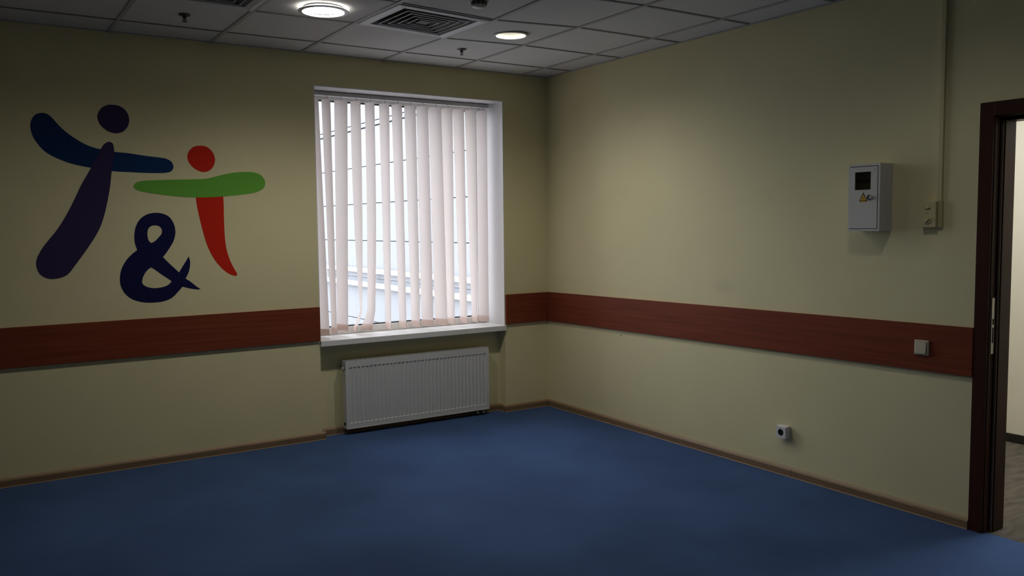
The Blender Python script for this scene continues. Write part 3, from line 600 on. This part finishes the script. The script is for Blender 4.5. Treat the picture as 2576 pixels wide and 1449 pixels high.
def can(root, cx, cy, z0, lampmat, rin, power=1.0):
    ld = bpy.data.lights.new('can_light', 'SPOT'); ld.energy = CAN_WATT*power; ld.color = (1.0, 0.97, 0.90)
    ld.spot_size = R(160); ld.spot_blend = 1.0; ld.shadow_soft_size = 0.05
    lo = bpy.data.objects.new('can_light', ld); COL.objects.link(lo); lo.parent = root; lo.location = (0, 0, 0.012)
    bm = bmesh.new(); lathe(bm, [(rin, 0.0), (rin+0.016, -0.001), (rin+0.018, -0.005), (rin+0.010, -0.008), (rin, -0.005)], (cx, cy, z0), 'z', 48)
    for f in [f for f in bm.faces if len(f.verts) > 4]: bm.faces.remove(f)
    obj('trim_ring', bm, TRIMW, root, smooth=True)
    bm = bmesh.new(); lathe(bm, [(rin, -0.004), (rin*0.94, 0.030), (rin*0.80, 0.075)], (cx, cy, z0), 'z', 48)
    for f in [f for f in bm.faces if len(f.verts) > 4]: bm.faces.remove(f)
    obj('reflector', bm, REFL, root, smooth=True)
    bm = bmesh.new(); lathe(bm, [(rin*0.79, 0.066), (rin*0.79, 0.075)], (cx, cy, z0), 'z', 48); obj('lamp', bm, lampmat, root)
z2 = bil(2, 2, *LIGHT2)
d2 = thing('recessed_downlight', (*LIGHT2, z2), 'round recessed lit downlight near the corner, right of the air diffuser', 'downlight', 'round ceiling downlights')
can(d2, *LIGHT2, z2, LAMP2, 0.094)
z1 = bil(2, 4, *LIGHT1)
d1 = thing('glass_downlight', (*LIGHT1, z1), 'glaring round downlight with a drop glass, left of the air diffuser', 'downlight', 'round ceiling downlights')
can(d1, *LIGHT1, z1, LAMP1, 0.092)
bm = bmesh.new(); lathe(bm, [(0.094, -0.015), (0.113, -0.015), (0.113, -0.021), (0.094, -0.021), (0.094, -0.0151)], (*LIGHT1, z1), 'z', 56)
for f in [f for f in bm.faces if len(f.verts) > 4]: bm.faces.remove(f)
obj('glass_ring', bm, LAMP1, d1, smooth=True)
bm = bmesh.new(); lathe(bm, [(0.114, -0.014), (0.134, -0.015), (0.137, -0.018), (0.134, -0.021), (0.114, -0.022)], (*LIGHT1, z1), 'z', 56)
for f in [f for f in bm.faces if len(f.verts) > 4]: bm.faces.remove(f)
gr = obj('glass_rim', bm, mat('bright_glass_rim', (0.92, 0.93, 0.92), 0.15), d1, smooth=True)
for k in range(3):
    a = R(20+120*k); x, y = LIGHT1[0]+0.104*math.cos(a), LIGHT1[1]+0.104*math.sin(a)
    bm = bmesh.new(); tube(bm, [(x, y, z1-0.004), (x, y, z1-0.017)], 0.003, 8); obj('spacer', bm, STEEL, d1)

for k, (pw, lab) in MORE.items():
    px, py = xj(k[1])-0.3, yi(k[0])-0.3
    dk = thing('recessed_downlight', (px, py, H), lab, 'downlight', 'round ceiling downlights')
    can(dk, px, py, H, LAMP2, 0.094, pw)

def sprinkler(x, y, label):
    root = thing('fire_sprinkler', (x, y, H-0.04), label, 'sprinkler', 'ceiling fire sprinklers'); z = H+TU
    bm = bmesh.new(); lathe(bm, [(0.012, 0.0), (0.032, 0.0), (0.034, -0.003), (0.026, -0.009), (0.013, -0.012)], (x, y, z), 'z', 28); obj('escutcheon', bm, SPRK, root, smooth=True)
    bm = bmesh.new(); lathe(bm, [(0.010, 0), (0.010, -0.012), (0.007, -0.014)], (x, y, z-0.011), 'z', 16); obj('body', bm, SPRK, root, smooth=True)
    for s in (-1, 1):
        bm = bmesh.new(); tube(bm, [(x+s*0.007, y, z-0.024), (x+s*0.010, y, z-0.031), (x+s*0.004, y, z-0.039)], 0.0022, 8); obj('frame_arm', bm, SPRK, root, smooth=True)
    bm = bmesh.new(); lathe(bm, [(0.0025, 0), (0.0025, -0.016)], (x, y, z-0.024), 'z', 10); obj('bulb', bm, mat('sprinkler_bulb', (0.12, 0.02, 0.02), 0.2), root)
    bm = bmesh.new(); lathe(bm, [(0.004, 0), (0.014, -0.002), (0.014, -0.0035), (0.004, -0.0035)], (x, y, z-0.039), 'z', 20); obj('deflector', bm, SPRK, root)
sprinkler(-1.155, -0.632, 'small dark fire sprinkler on the ceiling above the window')
sprinkler(-2.962, -0.662, 'small dark fire sprinkler on the ceiling above the painted figures')
dx, dy = -1.735, -1.835
de = thing('smoke_detector', (dx, dy, H-0.06), 'round smoke detector on the ceiling behind the air diffuser', 'smoke detector'); zd = H-0.006
bm = bmesh.new(); lathe(bm, [(0.050, 0.011), (0.052, -0.004), (0.050, -0.016), (0.044, -0.018)], (dx, dy, zd), 'z', 36); obj('base', bm, DETM, de, smooth=True)
bm = bmesh.new(); lathe(bm, [(0.042, -0.018), (0.041, -0.034), (0.036, -0.036)], (dx, dy, zd), 'z', 36); obj('chamber', bm, mat('detector_dark', (0.05, 0.05, 0.045), 0.6), de, smooth=True)
for k in range(10):
    a = 2*math.pi*k/10; bm = bmesh.new(); tube(bm, [(dx+0.042*math.cos(a), dy+0.042*math.sin(a), zd-0.018), (dx+0.040*math.cos(a), dy+0.040*math.sin(a), zd-0.036)], 0.0025, 6); obj('cage_rib', bm, DETM, de)
bm = bmesh.new(); lathe(bm, [(0.039, -0.036), (0.037, -0.044), (0.028, -0.050), (0.010, -0.052)], (dx, dy, zd), 'z', 36); obj('cap', bm, mat('detector_cap', (0.5, 0.49, 0.46), 0.35), de, smooth=True)
